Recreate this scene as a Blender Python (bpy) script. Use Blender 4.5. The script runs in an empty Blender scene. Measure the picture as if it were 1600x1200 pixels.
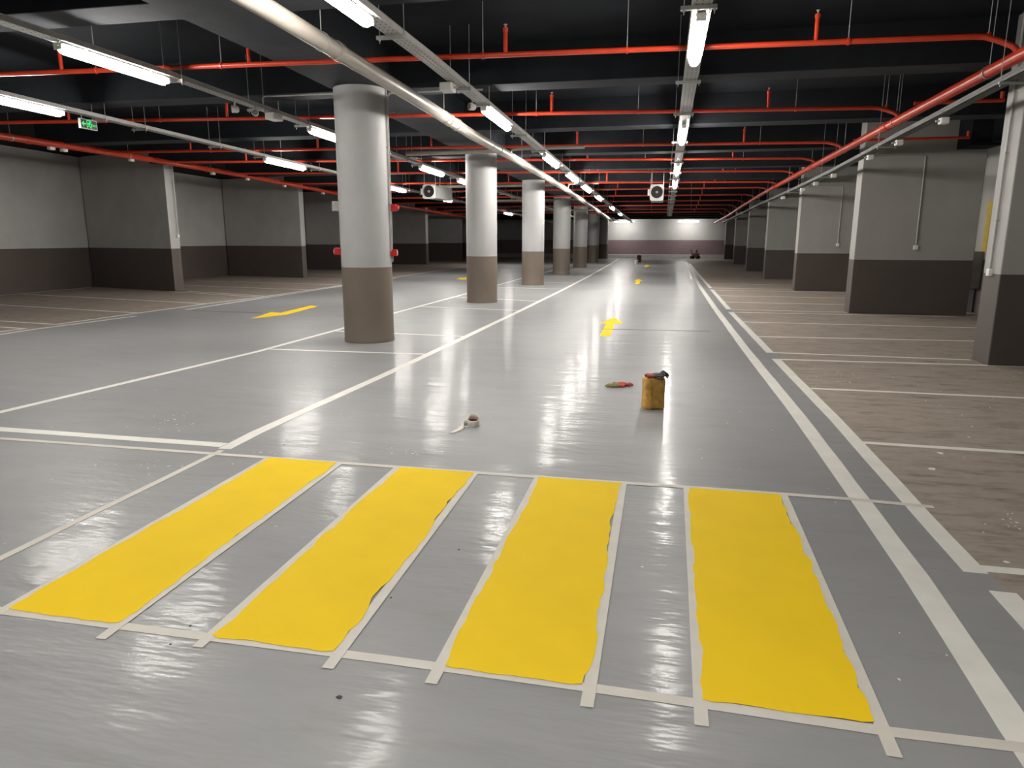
import bpy, bmesh, math, random
from mathutils import Vector, Matrix
random.seed(7)
S = bpy.context.scene
COL = S.collection
PI = math.pi
TAU = 2 * PI

# ------------------------------------------------------------------ survey
# the photograph's own camera (focal length in pixels of a 1600x1200 frame)
FOC, YAW, PIT, ROL, EYE = 1096.0, -0.2105, -0.2042, 0.0015, 1.55
_f = Vector((math.sin(YAW) * math.cos(PIT), math.cos(YAW) * math.cos(PIT), math.sin(PIT)))
_r = Vector((math.cos(YAW), -math.sin(YAW), 0))
_u = _r.cross(_f)
R_ = math.cos(ROL) * _r + math.sin(ROL) * _u
U_ = -math.sin(ROL) * _r + math.cos(ROL) * _u
ORG = Vector((0, 0, EYE))
def ray(x, y):
    return R_ * ((x - 800) / FOC) + U_ * (-(y - 600) / FOC) + _f
def on_floor(x, y):
    d = ray(x, y); p = ORG + d * (-EYE / d.z)
    return (p.x, p.y)
def interp(x, xs, ys):
    if x <= xs[0]: return ys[0]
    for a, b, c, d in zip(xs, xs[1:], ys, ys[1:]):
        if x <= b: return c + (d - c) * (x - a) / (b - a)
    return ys[-1]
def drop(y):            # the ceiling comes down slowly towards the far end
    return interp(y, [0, 8, 17, 24, 31, 39, 48, 60, 80], [0, 0, .14, .24, .32, .42, .52, .68, .9])
def at_height(x, y, z0):
    z = z0
    d = ray(x, y)
    for _ in range(60):
        p = ORG + d * ((z - EYE) / d.z)
        z = .5 * z + .5 * (z0 - drop(min(p.y, 80)))
    return p
def at_depth(x, y, Y):
    d = ray(x, y); return ORG + d * (Y / d.y)
def at_x(x, y, X):
    d = ray(x, y); return ORG + d * (X / d.x)
def ceil_z(y): return 3.70 - drop(y)          # underside of the beams
SLAB = .52

# ------------------------------------------------------------------ materials
def lin(c):
    return tuple(((v / 255) / 12.92 if v / 255 <= .04045 else ((v / 255 + .055) / 1.055) ** 2.4) for v in c)
class NT:
    def __init__(s, name):
        s.m = bpy.data.materials.new(name); s.m.use_nodes = True
        s.t = s.m.node_tree; s.b = s.t.nodes['Principled BSDF']
    def n(s, typ, **kw):
        o = s.t.nodes.new(typ)
        for k, v in kw.items():
            if k.startswith('i_'):
                o.inputs[k[2:].replace('_', ' ')].default_value = v
            else: setattr(o, k, v)
        return o
    def l(s, a, b): s.t.links.new(a, b)
    def coords(s, kind='Object'):
        return s.n('ShaderNodeTexCoord').outputs[kind]
    def noise(s, scale, detail=3, rough=.5, vec=None, stretch=None):
        v = vec or s.coords()
        if stretch:
            mp = s.n('ShaderNodeMapping'); mp.inputs['Scale'].default_value = stretch
            s.l(v, mp.inputs['Vector']); v = mp.outputs['Vector']
        o = s.n('ShaderNodeTexNoise', i_Scale=scale, i_Detail=detail, i_Roughness=rough)
        s.l(v, o.inputs['Vector']); return o.outputs['Fac']
    def ramp(s, fac, stops):
        r = s.n('ShaderNodeValToRGB'); e = r.color_ramp.elements
        while len(e) < len(stops): e.new(.5)
        for el, (p, c) in zip(e, stops):
            el.position = p; el.color = (*c, 1) if len(c) == 3 else c
        s.l(fac, r.inputs['Fac']); return r.outputs['Color']
    def mix(s, fac, a, b, blend='MIX'):
        m = s.n('ShaderNodeMix', data_type='RGBA', blend_type=blend)
        for sock, v in ((m.inputs[0], fac), (m.inputs[6], a), (m.inputs[7], b)):
            if hasattr(v, 'is_linked'): s.l(v, sock)
            elif isinstance(v, (int, float)): sock.default_value = v
            else: sock.default_value = (*v, 1)
        return m.outputs[2]
    def math(s, op, a, b=0.):
        m = s.n('ShaderNodeMath', operation=op)
        for sock, v in zip(m.inputs, (a, b)):
            if hasattr(v, 'is_linked'): s.l(v, sock)
            else: sock.default_value = v
        return m.outputs[0]
    def bump(s, h, strength, dist=.01, coat=False):
        b = s.n('ShaderNodeBump', i_Strength=strength, i_Distance=dist)
        s.l(h, b.inputs['Height']); s.l(b.outputs['Normal'], s.b.inputs['Normal'])
        if coat: s.l(b.outputs['Normal'], s.b.inputs['Coat Normal'])
    def base(s, c):
        if hasattr(c, 'is_linked'): s.l(c, s.b.inputs['Base Color'])
        else: s.b.inputs['Base Color'].default_value = (*c, 1)
    def set(s, **kw):
        for k, v in kw.items():
            sock = s.b.inputs[k.replace('_', ' ')]
            if hasattr(v, 'is_linked'): s.l(v, sock)
            else: sock.default_value = v
        return s

def plain(name, c, rough=.5, metal=0., var=.12, scale=6., bump=0.):
    t = NT(name)
    n = t.noise(scale, 4)
    lo = tuple(v * (1 - var) for v in c); hi = tuple(min(1, v * (1 + var)) for v in c)
    t.base(t.ramp(n, [(.3, lo), (.7, hi)])); t.set(Roughness=rough, Metallic=metal)
    if bump: t.bump(n, bump)
    return t.m

def floor_material():
    t = NT('epoxy_floor')
    co = t.coords()
    sep = t.n('ShaderNodeSeparateXYZ'); t.l(co, sep.inputs[0])
    big = t.noise(.5, 4, .55); mid = t.noise(2.2, 5, .6, stretch=(.6, 1.6, 1)); fine = t.noise(14, 5, .65)
    grey = t.mix(.5, t.ramp(big, [(.3, GREY_LO), (.7, GREY_HI)]), t.ramp(mid, [(.3, GREY_LO), (.7, GREY_HI)]))
    smear = t.ramp(t.noise(2.6, 6, .7, stretch=(.6, 2.8, 1)), [(.53, (0, 0, 0)), (.70, (1, 1, 1))])
    grey = t.mix(t.math('MULTIPLY', smear, .28), grey, (.20, .192, .185))
    brown = t.mix(.5, t.ramp(mid, [(.3, BROWN_LO), (.7, BROWN_HI)]), t.ramp(fine, [(.3, BROWN_LO), (.7, BROWN_HI)]))
    dark = t.ramp(t.noise(3.6, 6, .7, stretch=(.7, 2.4, 1)), [(.50, (0, 0, 0)), (.68, (1, 1, 1))])
    brown = t.mix(t.math('MULTIPLY', dark, .62), brown, (.09, .073, .06))
    right = t.math('GREATER_THAN', sep.outputs[0], 1.565)
    left = t.math('LESS_THAN', sep.outputs[0], -10.74)
    isb = t.math('MAXIMUM', right, left)
    t.base(t.mix(isb, grey, brown))
    wav = t.noise(2.1, 4, .62, stretch=(.5, 1.9, 1))
    rough = t.math('ADD', t.math('MULTIPLY', t.noise(1.1, 4, .6), .10), .37)
    rough = t.math('ADD', rough, t.math('MULTIPLY', isb, .20))
    t.set(Roughness=rough, IOR=1.42, Specular_IOR_Level=.30)
    t.set(Coat_Weight=t.math('SUBTRACT', .20, t.math('MULTIPLY', isb, .17)), Coat_Roughness=.12, Coat_IOR=1.35)
    h = t.math('ADD', wav, t.math('MULTIPLY', fine, .05))
    t.bump(h, .5, .020, True)
    return t.m

def wall_material(name, low, high, height, rough=.55):
    t = NT(name)
    co = t.coords(); sep = t.n('ShaderNodeSeparateXYZ'); t.l(co, sep.inputs[0])
    n = t.noise(1.2, 4, .6); g = t.noise(40, 3, .6)
    def vary(c): return t.ramp(n, [(.25, tuple(v * .9 for v in c)), (.75, tuple(v * 1.08 for v in c))])
    t.base(t.mix(t.math('GREATER_THAN', sep.outputs[2], height), vary(low), vary(high)))
    t.set(Roughness=rough); t.bump(g, .25, .003)
    return t.m

GREY_LO, GREY_HI = (.275, .276, .278), (.335, .336, .337)
BROWN_LO, BROWN_HI = (.30, .252, .212), (.40, .338, .288)
WALL_GREY = (.40, .392, .38)
M = {}
M['floor'] = floor_material()
M['wall'] = wall_material('two_tone_wall_paint', (.075, .060, .053), (.33, .32, .30), 1.13)  # grey set darker than the left wall's to stand in for weaker light
M['wall_high'] = wall_material('two_tone_wall_paint_high', (.095, .075, .066), (.44, .43, .415), 1.25)
M['column'] = wall_material('two_tone_column_paint', (.17, .135, .105), (.415, .41, .405), 1.13)
M['far_wall'] = wall_material('purple_band_wall_paint', (.20, .138, .152), (.44, .43, .42), 1.46)
def ceiling_material(name, c0, c1):
    t = NT(name)
    n = t.noise(1.6, 5, .65)
    t.base(t.ramp(n, [(.3, c0), (.7, c1)]))
    t.set(Roughness=.85, Specular_IOR_Level=.08); t.bump(t.noise(9, 4, .6), .3, .006); return t.m
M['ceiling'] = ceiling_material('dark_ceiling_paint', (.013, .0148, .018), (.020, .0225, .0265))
M['beam_soffit'] = ceiling_material('bounce_lit_soffit', (.036, .039, .044), (.050, .053, .058))  # ceiling colour made paler, with the floor's bounce light painted in
M['kerb'] = plain('kerb_concrete', (.40, .385, .36), .6)
M['red'] = plain('red_pipe_paint', (.52, .042, .014), .32, var=.1)
M['red_box'] = plain('red_plastic', (.55, .012, .012), .35)
M['galv'] = plain('galvanised_steel', (.40, .395, .375), .45, .35, .1, 12)
def tray_material():
    t = NT('perforated_tray_steel')
    sep = t.n('ShaderNodeSeparateXYZ'); t.l(t.coords(), sep.inputs[0])
    fy = t.math('LESS_THAN', t.math('FRACT', t.math('MULTIPLY', sep.outputs[1], 11.)), .34)
    fx = t.math('LESS_THAN', t.math('ABSOLUTE', t.math('SUBTRACT', t.math('FRACT', t.math('ADD', t.math('MULTIPLY', sep.outputs[0], 20.), .5)), .5)), .13)
    low = t.math('LESS_THAN', t.math('ABSOLUTE', sep.outputs[0]), .066)
    hole = t.math('MULTIPLY', t.math('MULTIPLY', fx, fy), low)
    n = t.noise(12, 4)
    t.base(t.mix(hole, t.ramp(n, [(.3, (.36, .355, .34)), (.7, (.44, .435, .415))]), (.05, .05, .05)))
    t.set(Roughness=.45, Metallic=.3); return t.m
M['perforated'] = tray_material()
M['dull_conduit'] = plain('dull_side_conduit', (.17, .168, .16), .5)
M['shaded_tray'] = plain('shaded_tray_steel', (.10, .10, .095), .5, .3)  # steel darkened so the shade below the red main is in the colour
M['rod'] = plain('zinc_rod', (.34, .34, .33), .45, .4)
M['pvc'] = plain('beige_pvc', (.32, .288, .245), .38, var=.06)
M['conduit'] = plain('grey_conduit', (.42, .41, .39), .45)
M['white_plastic'] = plain('white_plastic', (.72, .71, .68), .4, var=.04)
M['cable'] = plain('cable_sheath', (.55, .5, .42), .5)
M['copper_cable'] = plain('orange_cable', (.35, .12, .06), .5)
M['white_paint'] = plain('white_line_paint', (.80, .78, .72), .45, var=.06, scale=5)
M['yellow'] = plain('yellow_road_paint', (.93, .63, .012), .7, var=.03, scale=3)
M['yellow'].node_tree.nodes['Principled BSDF'].inputs['Specular IOR Level'].default_value = .15
M['tape'] = plain('masking_tape', (.66, .625, .56), .6, var=.05, scale=9)
M['tape_roll'] = plain('tape_roll_paper', (.82, .76, .67), .6, var=.05, scale=30)
M['dark_joint'] = plain('joint_filler', (.07, .07, .07), .6)
M['black'] = plain('black_rubber', (.018, .017, .016), .6)
M['dark_metal'] = plain('dark_metal', (.05, .05, .05), .4, .4)
M['grey_metal'] = plain('grey_sheet_metal', (.26, .26, .25), .45, .3)
M['can'] = plain('stained_yellow_plastic', (.56, .315, .065), .45, var=.3, scale=22)
M['can_cap'] = plain('dark_cap_plastic', (.10, .04, .02), .5)
M['glove_red'] = plain('red_glove_rubber', (.36, .04, .025), .6, var=.3, scale=60)
M['glove_olive'] = plain('olive_glove_knit', (.22, .18, .06), .8, var=.3, scale=80)
M['glove_black'] = plain('black_glove_rubber', (.025, .02, .018), .55, var=.3, scale=60)
M['core'] = plain('roll_core', (.20, .04, .03), .7)
M['wood_box'] = plain('brown_container', (.16, .06, .02), .6, var=.2)
M['machine'] = plain('dusty_machine_paint', (.22, .15, .14), .5, var=.2)
M['niche_yellow'] = plain('yellow_board', (.50, .36, .02), .6)
M['niche_blue'] = plain('pale_blue_board', (.55, .64, .66), .6)
M['cabinet'] = plain('grey_cabinet', (.42, .41, .39), .5)
M['door'] = plain('dark_door', (.05, .05, .05), .5)
def emission(name, c, s, base=(.8, .8, .8)):
    t = NT(name); t.base(base)
    t.set(Emission_Strength=s); t.b.inputs['Emission Color'].default_value = (*c, 1); return t.m
LAMP = 112.
M['lamp'] = emission('lit_diffuser', (1, .965, .905), LAMP)
M['sign_green'] = emission('lit_green', (.02, 1, .20), 1.0, (.01, .12, .04))
M['sign_black'] = plain('sign_black', (.004, .012, .006), .4)

# ------------------------------------------------------------------ mesh helpers
class MB:
    def __init__(s): s.b = bmesh.new()
    def box(s, x0, x1, y0, y1, z0, z1, mtx=None):
        v = [s.b.verts.new((x, y, z)) for x in (x0, x1) for y in (y0, y1) for z in (z0, z1)]
        for q in ((0, 1, 3, 2), (4, 6, 7, 5), (0, 4, 5, 1), (2, 3, 7, 6), (0, 2, 6, 4), (1, 5, 7, 3)):
            s.b.faces.new([v[i] for i in q])
        if mtx: bmesh.ops.transform(s.b, matrix=mtx, verts=v)
        return s
    def prism(s, poly, z0, z1):
        if sum(a[0] * b[1] - b[0] * a[1] for a, b in zip(poly, poly[1:] + poly[:1])) < 0: poly = poly[::-1]
        f = (lambda z: z) if not callable(z1) else None
        lo = [s.b.verts.new((p[0], p[1], z0)) for p in poly]
        hi = [s.b.verts.new((p[0], p[1], z1(p[1]) if callable(z1) else z1)) for p in poly]
        n = len(poly)
        s.b.faces.new(lo[::-1]); s.b.faces.new(hi)
        for i in range(n): s.b.faces.new((lo[i], lo[(i + 1) % n], hi[(i + 1) % n], hi[i]))
        return s
    def tube(s, pts, r, seg=12, cap=True, rs=None):
        pts = [Vector(p) for p in pts]; rings = []
        ref = None
        for i, p in enumerate(pts):
            if i == 0: d = pts[1] - p
            elif i == len(pts) - 1: d = p - pts[-2]
            else: d = (p - pts[i - 1]).normalized() + (pts[i + 1] - p).normalized()
            d.normalize()
            if ref is None:
                ref = Vector((0, 0, 1)) if abs(d.z) < .9 else Vector((1, 0, 0))
            a = d.cross(ref); a.normalize(); b = d.cross(a); b.normalize()
            ref = -b if False else b.cross(d) * 0 + (a.cross(d))
            rr = rs[i] if rs else r
            k = 1.
            if 0 < i < len(pts) - 1:
                c = max(.35, (pts[i] - pts[i - 1]).normalized().dot((pts[i + 1] - pts[i]).normalized()))
                k = 1 / math.sqrt((1 + c) / 2)
            rings.append([s.b.verts.new(p + (a * math.cos(TAU * j / seg) + b * math.sin(TAU * j / seg)) * rr) for j in range(seg)])
        for A, B in zip(rings, rings[1:]):
            for j in range(seg): s.b.faces.new((A[j], A[(j + 1) % seg], B[(j + 1) % seg], B[j]))
        if cap:
            s.b.faces.new(rings[0][::-1]); s.b.faces.new(rings[-1])
        return s
    def lathe(s, prof, seg=32, c=(0, 0, 0), axis='Z', close=False):
        rings = []
        for r, h in prof:
            ring = []
            for j in range(seg):
                a = TAU * j / seg
                p = (r * math.cos(a), r * math.sin(a), h)
                if axis == 'Y': p = (p[0], p[2], p[1])
                if axis == 'X': p = (p[2], p[0], p[1])
                ring.append(s.b.verts.new((p[0] + c[0], p[1] + c[1], p[2] + c[2])))
            rings.append(ring)
        pr = list(zip(rings, rings[1:])) + ([(rings[-1], rings[0])] if close else [])
        for A, B in pr:
            for j in range(seg): s.b.faces.new((A[j], A[(j + 1) % seg], B[(j + 1) % seg], B[j]))
        if not close:
            s.b.faces.new(rings[0]); s.b.faces.new(rings[-1])
        return s
    def flat(s, poly, z0=0, t=.001):
        return s.prism(poly, z0, z0 + t)
    def build(s, name, mat, parent=None, smooth=False, bevel=0, segs=2, loc=None):
        bmesh.ops.recalc_face_normals(s.b, faces=s.b.faces[:])
        me = bpy.data.meshes.new(name)
        if smooth:
            for f in s.b.faces: f.smooth = True
            for e in s.b.edges:
                if len(e.link_faces) == 2 and e.calc_face_angle(0) > .7: e.smooth = False
        s.b.to_mesh(me); s.b.free()
        me.materials.append(M[mat] if isinstance(mat, str) else mat)
        o = bpy.data.objects.new(name, me); COL.objects.link(o)
        if parent: o.parent = parent
        if loc: o.location = loc
        if bevel:
            m = o.modifiers.new('bevel', 'BEVEL'); m.width = bevel; m.segments = segs; m.limit_method = 'ANGLE'
        return o
def tag(o, label, cat, group=None, kind=None):
    o['label'] = label; o['category'] = cat
    if group: o['group'] = group
    if kind: o['kind'] = kind
    return o
def thing(name, label, cat, loc=(0, 0, 0), rz=0, group=None):
    o = bpy.data.objects.new(name, None); COL.objects.link(o)
    o.location = loc; o.rotation_euler = (0, 0, rz); o.empty_display_size = .1
    return tag(o, label, cat, group)
def struct(o):
    o['kind'] = 'structure'; return o
def copy_tree(o, parent=None):
    c = o.copy(); COL.objects.link(c)
    if parent: c.parent = parent
    for ch in list(o.children): copy_tree(ch, c)
    return c
ORD = ['nearest', 'second', 'third', 'fourth', 'fifth', 'sixth', 'seventh', 'eighth', 'ninth', 'tenth', 'eleventh', 'twelfth', 'thirteenth', 'fourteenth', 'fifteenth']
def nth(i): return ORD[i] if i else 'nearest'

# ------------------------------------------------------------------ room shell
Y0, Y1 = -9.0, 60.4
XL, XR = -18.15, 6.6
o = MB().box(XL - .3, XR + .3, Y0 - .3, Y1 + .3, -.2, 0).build('floor', 'floor'); struct(o)
o['label'] = 'glossy grey epoxy floor with brown parking strips'
ys = [Y0 - .3, 0, 8, 17, 24, 31, 39, 48, Y1 + .3]
m = MB()
prof = [(y, ceil_z(y) + SLAB) for y in ys]
lo = [[m.b.verts.new((x, y, z)) for y, z in prof] for x in (XL - .3, XR + .3)]
hi = [[m.b.verts.new((x, y, z + .25)) for y, z in prof] for x in (XL - .3, XR + .3)]
for i in range(len(prof) - 1):
    m.b.faces.new((lo[0][i], lo[0][i + 1], lo[1][i + 1], lo[1][i]))
    m.b.faces.new((hi[0][i], hi[1][i], hi[1][i + 1], hi[0][i + 1]))
    for k in (0, 1): m.b.faces.new((lo[k][i], lo[k][i + 1], hi[k][i + 1], hi[k][i]))
for i in (0, -1): m.b.faces.new((lo[0][i], lo[1][i], hi[1][i], hi[0][i]))
o = struct(m.build('ceiling', 'ceiling')); o['label'] = 'dark painted concrete ceiling slab'
def side_wall(name, x0, x1, mat, label):
    m = MB(); P = []
    for x in (x0, x1):
        P.append(([m.b.verts.new((x, y, 0)) for y in ys], [m.b.verts.new((x, y, ceil_z(y) + SLAB)) for y in ys]))
    for a, b in P:
        for i in range(len(ys) - 1): m.b.faces.new((a[i], a[i + 1], b[i + 1], b[i]))
    for k in (0, 1):
        for i in range(len(ys) - 1): m.b.faces.new((P[0][k][i], P[0][k][i + 1], P[1][k][i + 1], P[1][k][i]))
    for i in (0, -1): m.b.faces.new((P[0][0][i], P[1][0][i], P[1][1][i], P[0][1][i]))
    o = struct(m.build(name, mat)); o['label'] = label
side_wall('wall_left', XL - .2, XL, 'wall_high', 'grey and brown painted left wall')
side_wall('wall_right', XR, XR + .2, 'wall', 'grey and brown painted right wall')
for nm, y0, y1, mt, lb in (('wall_back', Y1, Y1 + .2, 'far_wall', 'far end wall, light grey above a purple band'), ('wall_front', Y0 - .2, Y0, 'wall', 'wall behind the viewpoint')):
    o = struct(MB().box(XL, XR, y0, y1, 0, ceil_z(y0) + SLAB).build(nm, mt)); o['label'] = lb
o = struct(MB().box(XL + .01, XR - .01, Y1 - .35, Y1 - .002, 0, .30).build('trim_1', 'kerb', bevel=.02)); o['label'] = 'pale concrete kerb along the foot of the far wall'
o = struct(MB().box(-9.3, -8.4, Y1 - .06, Y1 - .003, .30, 2.2).build('door_1', 'door', bevel=.01)); o['label'] = 'dark door in the far wall seen between two columns'

# beams
def soffit(o):           # undersides take a paler colour that paints in light bounced off the floor
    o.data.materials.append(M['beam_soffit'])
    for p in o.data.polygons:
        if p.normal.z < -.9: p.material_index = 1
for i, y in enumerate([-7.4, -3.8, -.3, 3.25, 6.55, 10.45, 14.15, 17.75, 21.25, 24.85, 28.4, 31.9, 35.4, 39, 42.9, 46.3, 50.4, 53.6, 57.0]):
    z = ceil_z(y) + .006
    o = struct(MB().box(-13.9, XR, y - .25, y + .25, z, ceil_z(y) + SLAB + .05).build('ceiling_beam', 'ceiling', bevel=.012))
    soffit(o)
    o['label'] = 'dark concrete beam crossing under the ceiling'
m = MB(); rows = [Y0, 0, 8, 17, 24, 31, 39, 48, Y1]
a = [[m.b.verts.new((x, y, ceil_z(y) + dz)) for y in rows] for x, dz in ((-4.82, 0), (-3.92, 0), (-3.92, SLAB + .05), (-4.82, SLAB + .05))]
for k in range(4):
    for i in range(len(rows) - 1): m.b.faces.new((a[k][i], a[k][i + 1], a[(k + 1) % 4][i + 1], a[(k + 1) % 4][i]))
for i in (0, -1): m.b.faces.new([a[k][i] for k in range(4)])
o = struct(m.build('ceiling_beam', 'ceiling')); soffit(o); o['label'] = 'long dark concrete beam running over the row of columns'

# ------------------------------------------------------------------ columns
CPOS = [(-4.43, 10.13), (-4.42, 17.09), (-4.40, 24.0), (-4.45, 31.25), (-4.56, 39.2), (-4.71, 48.0), (-4.82, 57.4)]
CW = ['nearest and widest', 'second', 'third', 'fourth', 'fifth', 'sixth', 'farthest']
for i, (x, y) in enumerate(CPOS):
    h = ceil_z(y)
    r = .378
    prof = [(r + .004, .0), (r + .004, .05), (r, .06)] + [(r + random.uniform(-.0015, .0015), .06 + (h - .06) * k / 14) for k in range(1, 15)]
    m = MB().lathe(prof, 48)
    o = m.build('column', 'column', smooth=True, loc=(x, y, 0))
    tag(o, f'{CW[i]} round concrete column of the row, grey above and brown below', 'column', 'round columns in the central row')

# wall piers: (footprint, height mat)
def pier(poly, mat, label, group):
    c = poly[0]
    m = MB().prism([(p[0] - c[0], p[1] - c[1]) for p in poly], 0, 1)
    for v in m.b.verts:
        if v.co.z > .5: v.co.z = ceil_z(v.co.y + c[1]) + SLAB
    o = m.build('wall_pier', mat, loc=(c[0], c[1], 0), bevel=.012)
    tag(o, label, 'pier', group)
RP = [(4.03, 9.74, 10.22), (3.905, 16.18, 16.6), (3.93, 22.98, 23.4), (3.90, 29.6, 30.02), (3.98, 36.9, 37.3), (4.3, 47.2, 47.7), (4.55, 57.6, 58.1)]
RW = ['right wall pier nearest the camera, cut by the photo edge', 'second right wall pier, with a thin conduit down its broad grey face',
      'third right wall pier, with the smaller second conduit on it', 'fourth pier along the right wall, grey over dark brown',
      'fifth pier along the right wall, grey over dark brown', 'sixth pier along the right wall, small and dark', 'last small pier along the right wall by the far wall']
for (x, a, b), w in zip(RP, RW):
    pier([(x, a), (6.17 if a < 30 else XR, a), (6.17 if a < 30 else XR, b), (x, b)], 'wall', w, 'piers along the right wall')
LP = [((-14.2, 18.45), (-18.1, 19.62), .42), ((-14.2, 26.17), (-18.1, 27.0), .36), ((-14.2, 33.2), (-18.1, 33.9), .4), ((-14.2, 41.4), (-18.1, 42.1), .45), ((-14.2, 48.9), (-18.1, 49.3), .5), ((-14.2, 56.2), (-18.1, 56.6), .5)]
LW = ['largest left wall pier, below the exit sign', 'second pier along the left wall, left of the nearest column', 'third left wall pier, its edge beside the nearest column',
      'fourth left wall pier, between the first two columns', 'fifth left wall pier, touching the second column in view', 'sixth left wall pier, dark between second and third columns']
for (a, b, t), w in zip(LP, LW):
    pier([a, (a[0], a[1] + t), (b[0], b[1] + t), b], 'wall_high', w, 'piers along the left wall')

# ------------------------------------------------------------------ floor markings
def offset_poly(pts, w):
    n = len(pts); L, Rr = [], []
    for i, p in enumerate(pts):
        a = Vector(pts[max(0, i - 1)]); b = Vector(pts[min(n - 1, i + 1)])
        d = (b - a).normalized(); nrm = Vector((-d.y, d.x)) * w / 2
        L.append(Vector(p) + nrm); Rr.append(Vector(p) - nrm)
    return L, Rr
def strip(name, pts, w, mat, label, cat, group=None, z=.0006, t=.0012, rag=0.):
    pts = [Vector(p) for p in pts]
    dense = []
    for a, b in zip(pts, pts[1:]):
        k = max(1, int((b - a).length / .4)) if rag else 1
        dense += [a + (b - a) * i / k for i in range(k)]
    dense.append(pts[-1])
    c = dense[0].copy()
    L, Rr = offset_poly(dense, w)
    m = MB()
    if rag:
        L = [p + Vector((random.uniform(-rag, rag), random.uniform(-rag, rag))) for p in L]
        Rr = [p + Vector((random.uniform(-rag, rag), random.uniform(-rag, rag))) for p in Rr]
    V = [[m.b.verts.new((p.x - c.x, p.y - c.y, zz)) for p in q] for q, zz in ((L, t), (Rr, t), (Rr, 0), (L, 0))]
    for k in range(4):
        for i in range(len(L) - 1): m.b.faces.new((V[k][i], V[k][i + 1], V[(k + 1) % 4][i + 1], V[(k + 1) % 4][i]))
    for i in (0, -1): m.b.faces.new([V[k][i] for k in range(4)])
    return tag(m.build(name, mat, loc=(c.x, c.y, z)), label, cat, group)

g = 'white lane lines'
strip('lane_line', [(-3.17, 4.50), (-3.19, 4.96), (-3.12, 7.5), (-3.08, 10.7), (-3.05, 15), (-3.04, 21.85), (-3.1, 30.3), (-3.3, 45), (-3.58, 57.5)], .105, 'white_paint', 'long white line just right of the row of columns', 'floor line', g, rag=.003)
strip('lane_line', [(-6.3, 2.9), (-5.84, 5.08), (-5.51, 8.7), (-5.48, 11.3), (-5.56, 14), (-5.53, 19.5), (-5.52, 23.3), (-5.55, 28), (-5.45, 34), (-5.5, 46)], .09, 'white_paint', 'long white line just left of the row of columns', 'floor line', g, rag=.003)
strip('lane_line', [(1.16, 1.0), (1.18, 2.28), (1.22, 3.38), (1.24, 6.49), (1.20, 10.2), (1.18, 17), (1.2, 24), (1.28, 34), (1.42, 49)], .118, 'white_paint', 'white line on the grey lane right of the crossing, inner of the pair', 'floor line', g, rag=.003)
strip('bay_edge_line', [(1.51, 3.47), (1.53, 6.5), (1.50, 9.66)], .105, 'white_paint', 'white edge line of the nearest brown bays, outer of the pair', 'floor line', 'white edges of the parking bays', rag=.003)
strip('bay_edge_line', [(1.50, 10.2), (1.48, 13), (1.46, 15.85)], .105, 'white_paint', 'white edge line of the second group of right bays', 'floor line', 'white edges of the parking bays', rag=.003)
strip('bay_edge_line', [(1.47, 16.5), (1.48, 19.5), (1.49, 22.9)], .105, 'white_paint', 'white edge line of the third group of right bays', 'floor line', 'white edges of the parking bays', rag=.003)
strip('bay_edge_line', [(1.5, 23.6), (1.52, 34), (1.6, 47)], .105, 'white_paint', 'white edge line of the farthest right bays', 'floor line', 'white edges of the parking bays', rag=.003)
strip('bay_edge_line', [(1.53, 1.2), (1.55, 3.29)], .115, 'white_paint', 'short white edge line cut by the lower right photo edge', 'floor line', 'white edges of the parking bays', rag=.003)
strip('bay_edge_line', [(-10.85, 10.76), (-10.82, 12.86), (-10.78, 15.09), (-10.6, 16.9), (-10.62, 22), (-10.7, 27), (-10.9, 33), (-10.9, 40)], .09, 'white_paint', 'white edge line of the left brown bays', 'floor line', 'white edges of the parking bays', rag=.003)
strip('bay_edge_line', [(-11.3, 6.2), (-10.86, 10.15)], .09, 'white_paint', 'white edge of the nearest left bay, cut by the left photo edge', 'floor line', 'white edges of the parking bays', rag=.003)
strip('lane_line', [(-10.6, 6.5), (-10.6, 9.43), (-10.64, 10.05), (-10.44, 12.31)], .09, 'white_paint', 'white line beside the left bays, its near piece', 'floor line', g, rag=.003)
strip('lane_line', [(-10.31, 13.68), (-10.36, 16.52), (-10.46, 21.78), (-10.55, 27)], .09, 'white_paint', 'white line beside the left bays, its far piece', 'floor line', g, rag=.003)
strip('lane_line', [(-6.4, 4.60), (-3.23, 4.585)], .105, 'white_paint', 'thick white cross line left of the crossing, joining the column line', 'floor line', g, rag=.003, z=.0012)

rl = [(1.56, 3.53, 3.47), (1.58, 5.71, 5.63), (1.58, 7.78, 7.75), (1.55, 9.64, 9.76), (1.54, 10.22, 10.17), (1.53, 11.9, 12.16), (1.52, 14.0, 13.97), (1.5, 15.83, 15.9), (1.5, 16.45, 16.12), (1.52, 18.4, 18.3), (1.52, 20.5, 20.3), (1.52, 22.7, 22.6), (1.52, 23.7, 23.5), (1.53, 26.0, 25.9)]
for i, (x, a, b) in enumerate(rl):
    xe = 5.9
    if i == 4: xe, b = 3.99, 10.17 - .02
    slope = (b - a) / max(.5, ([1.73, 2.66, 3.57, 4.46, 3.99, 4.73, 5.41, 5.6, 3.9, 5.6, 5.6, 5.6, 3.9, 5.6][i] - x))
    slope = max(-.03, min(.06, slope))
    if i == 0: slope = -.01
    strip('bay_line', [(x, a), (xe, a + slope * (xe - x))], .07, 'white_paint', f'white divider of the right brown bays, {nth(i)} from the camera', 'bay line', 'white bay dividers on the right', rag=.002)
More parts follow.
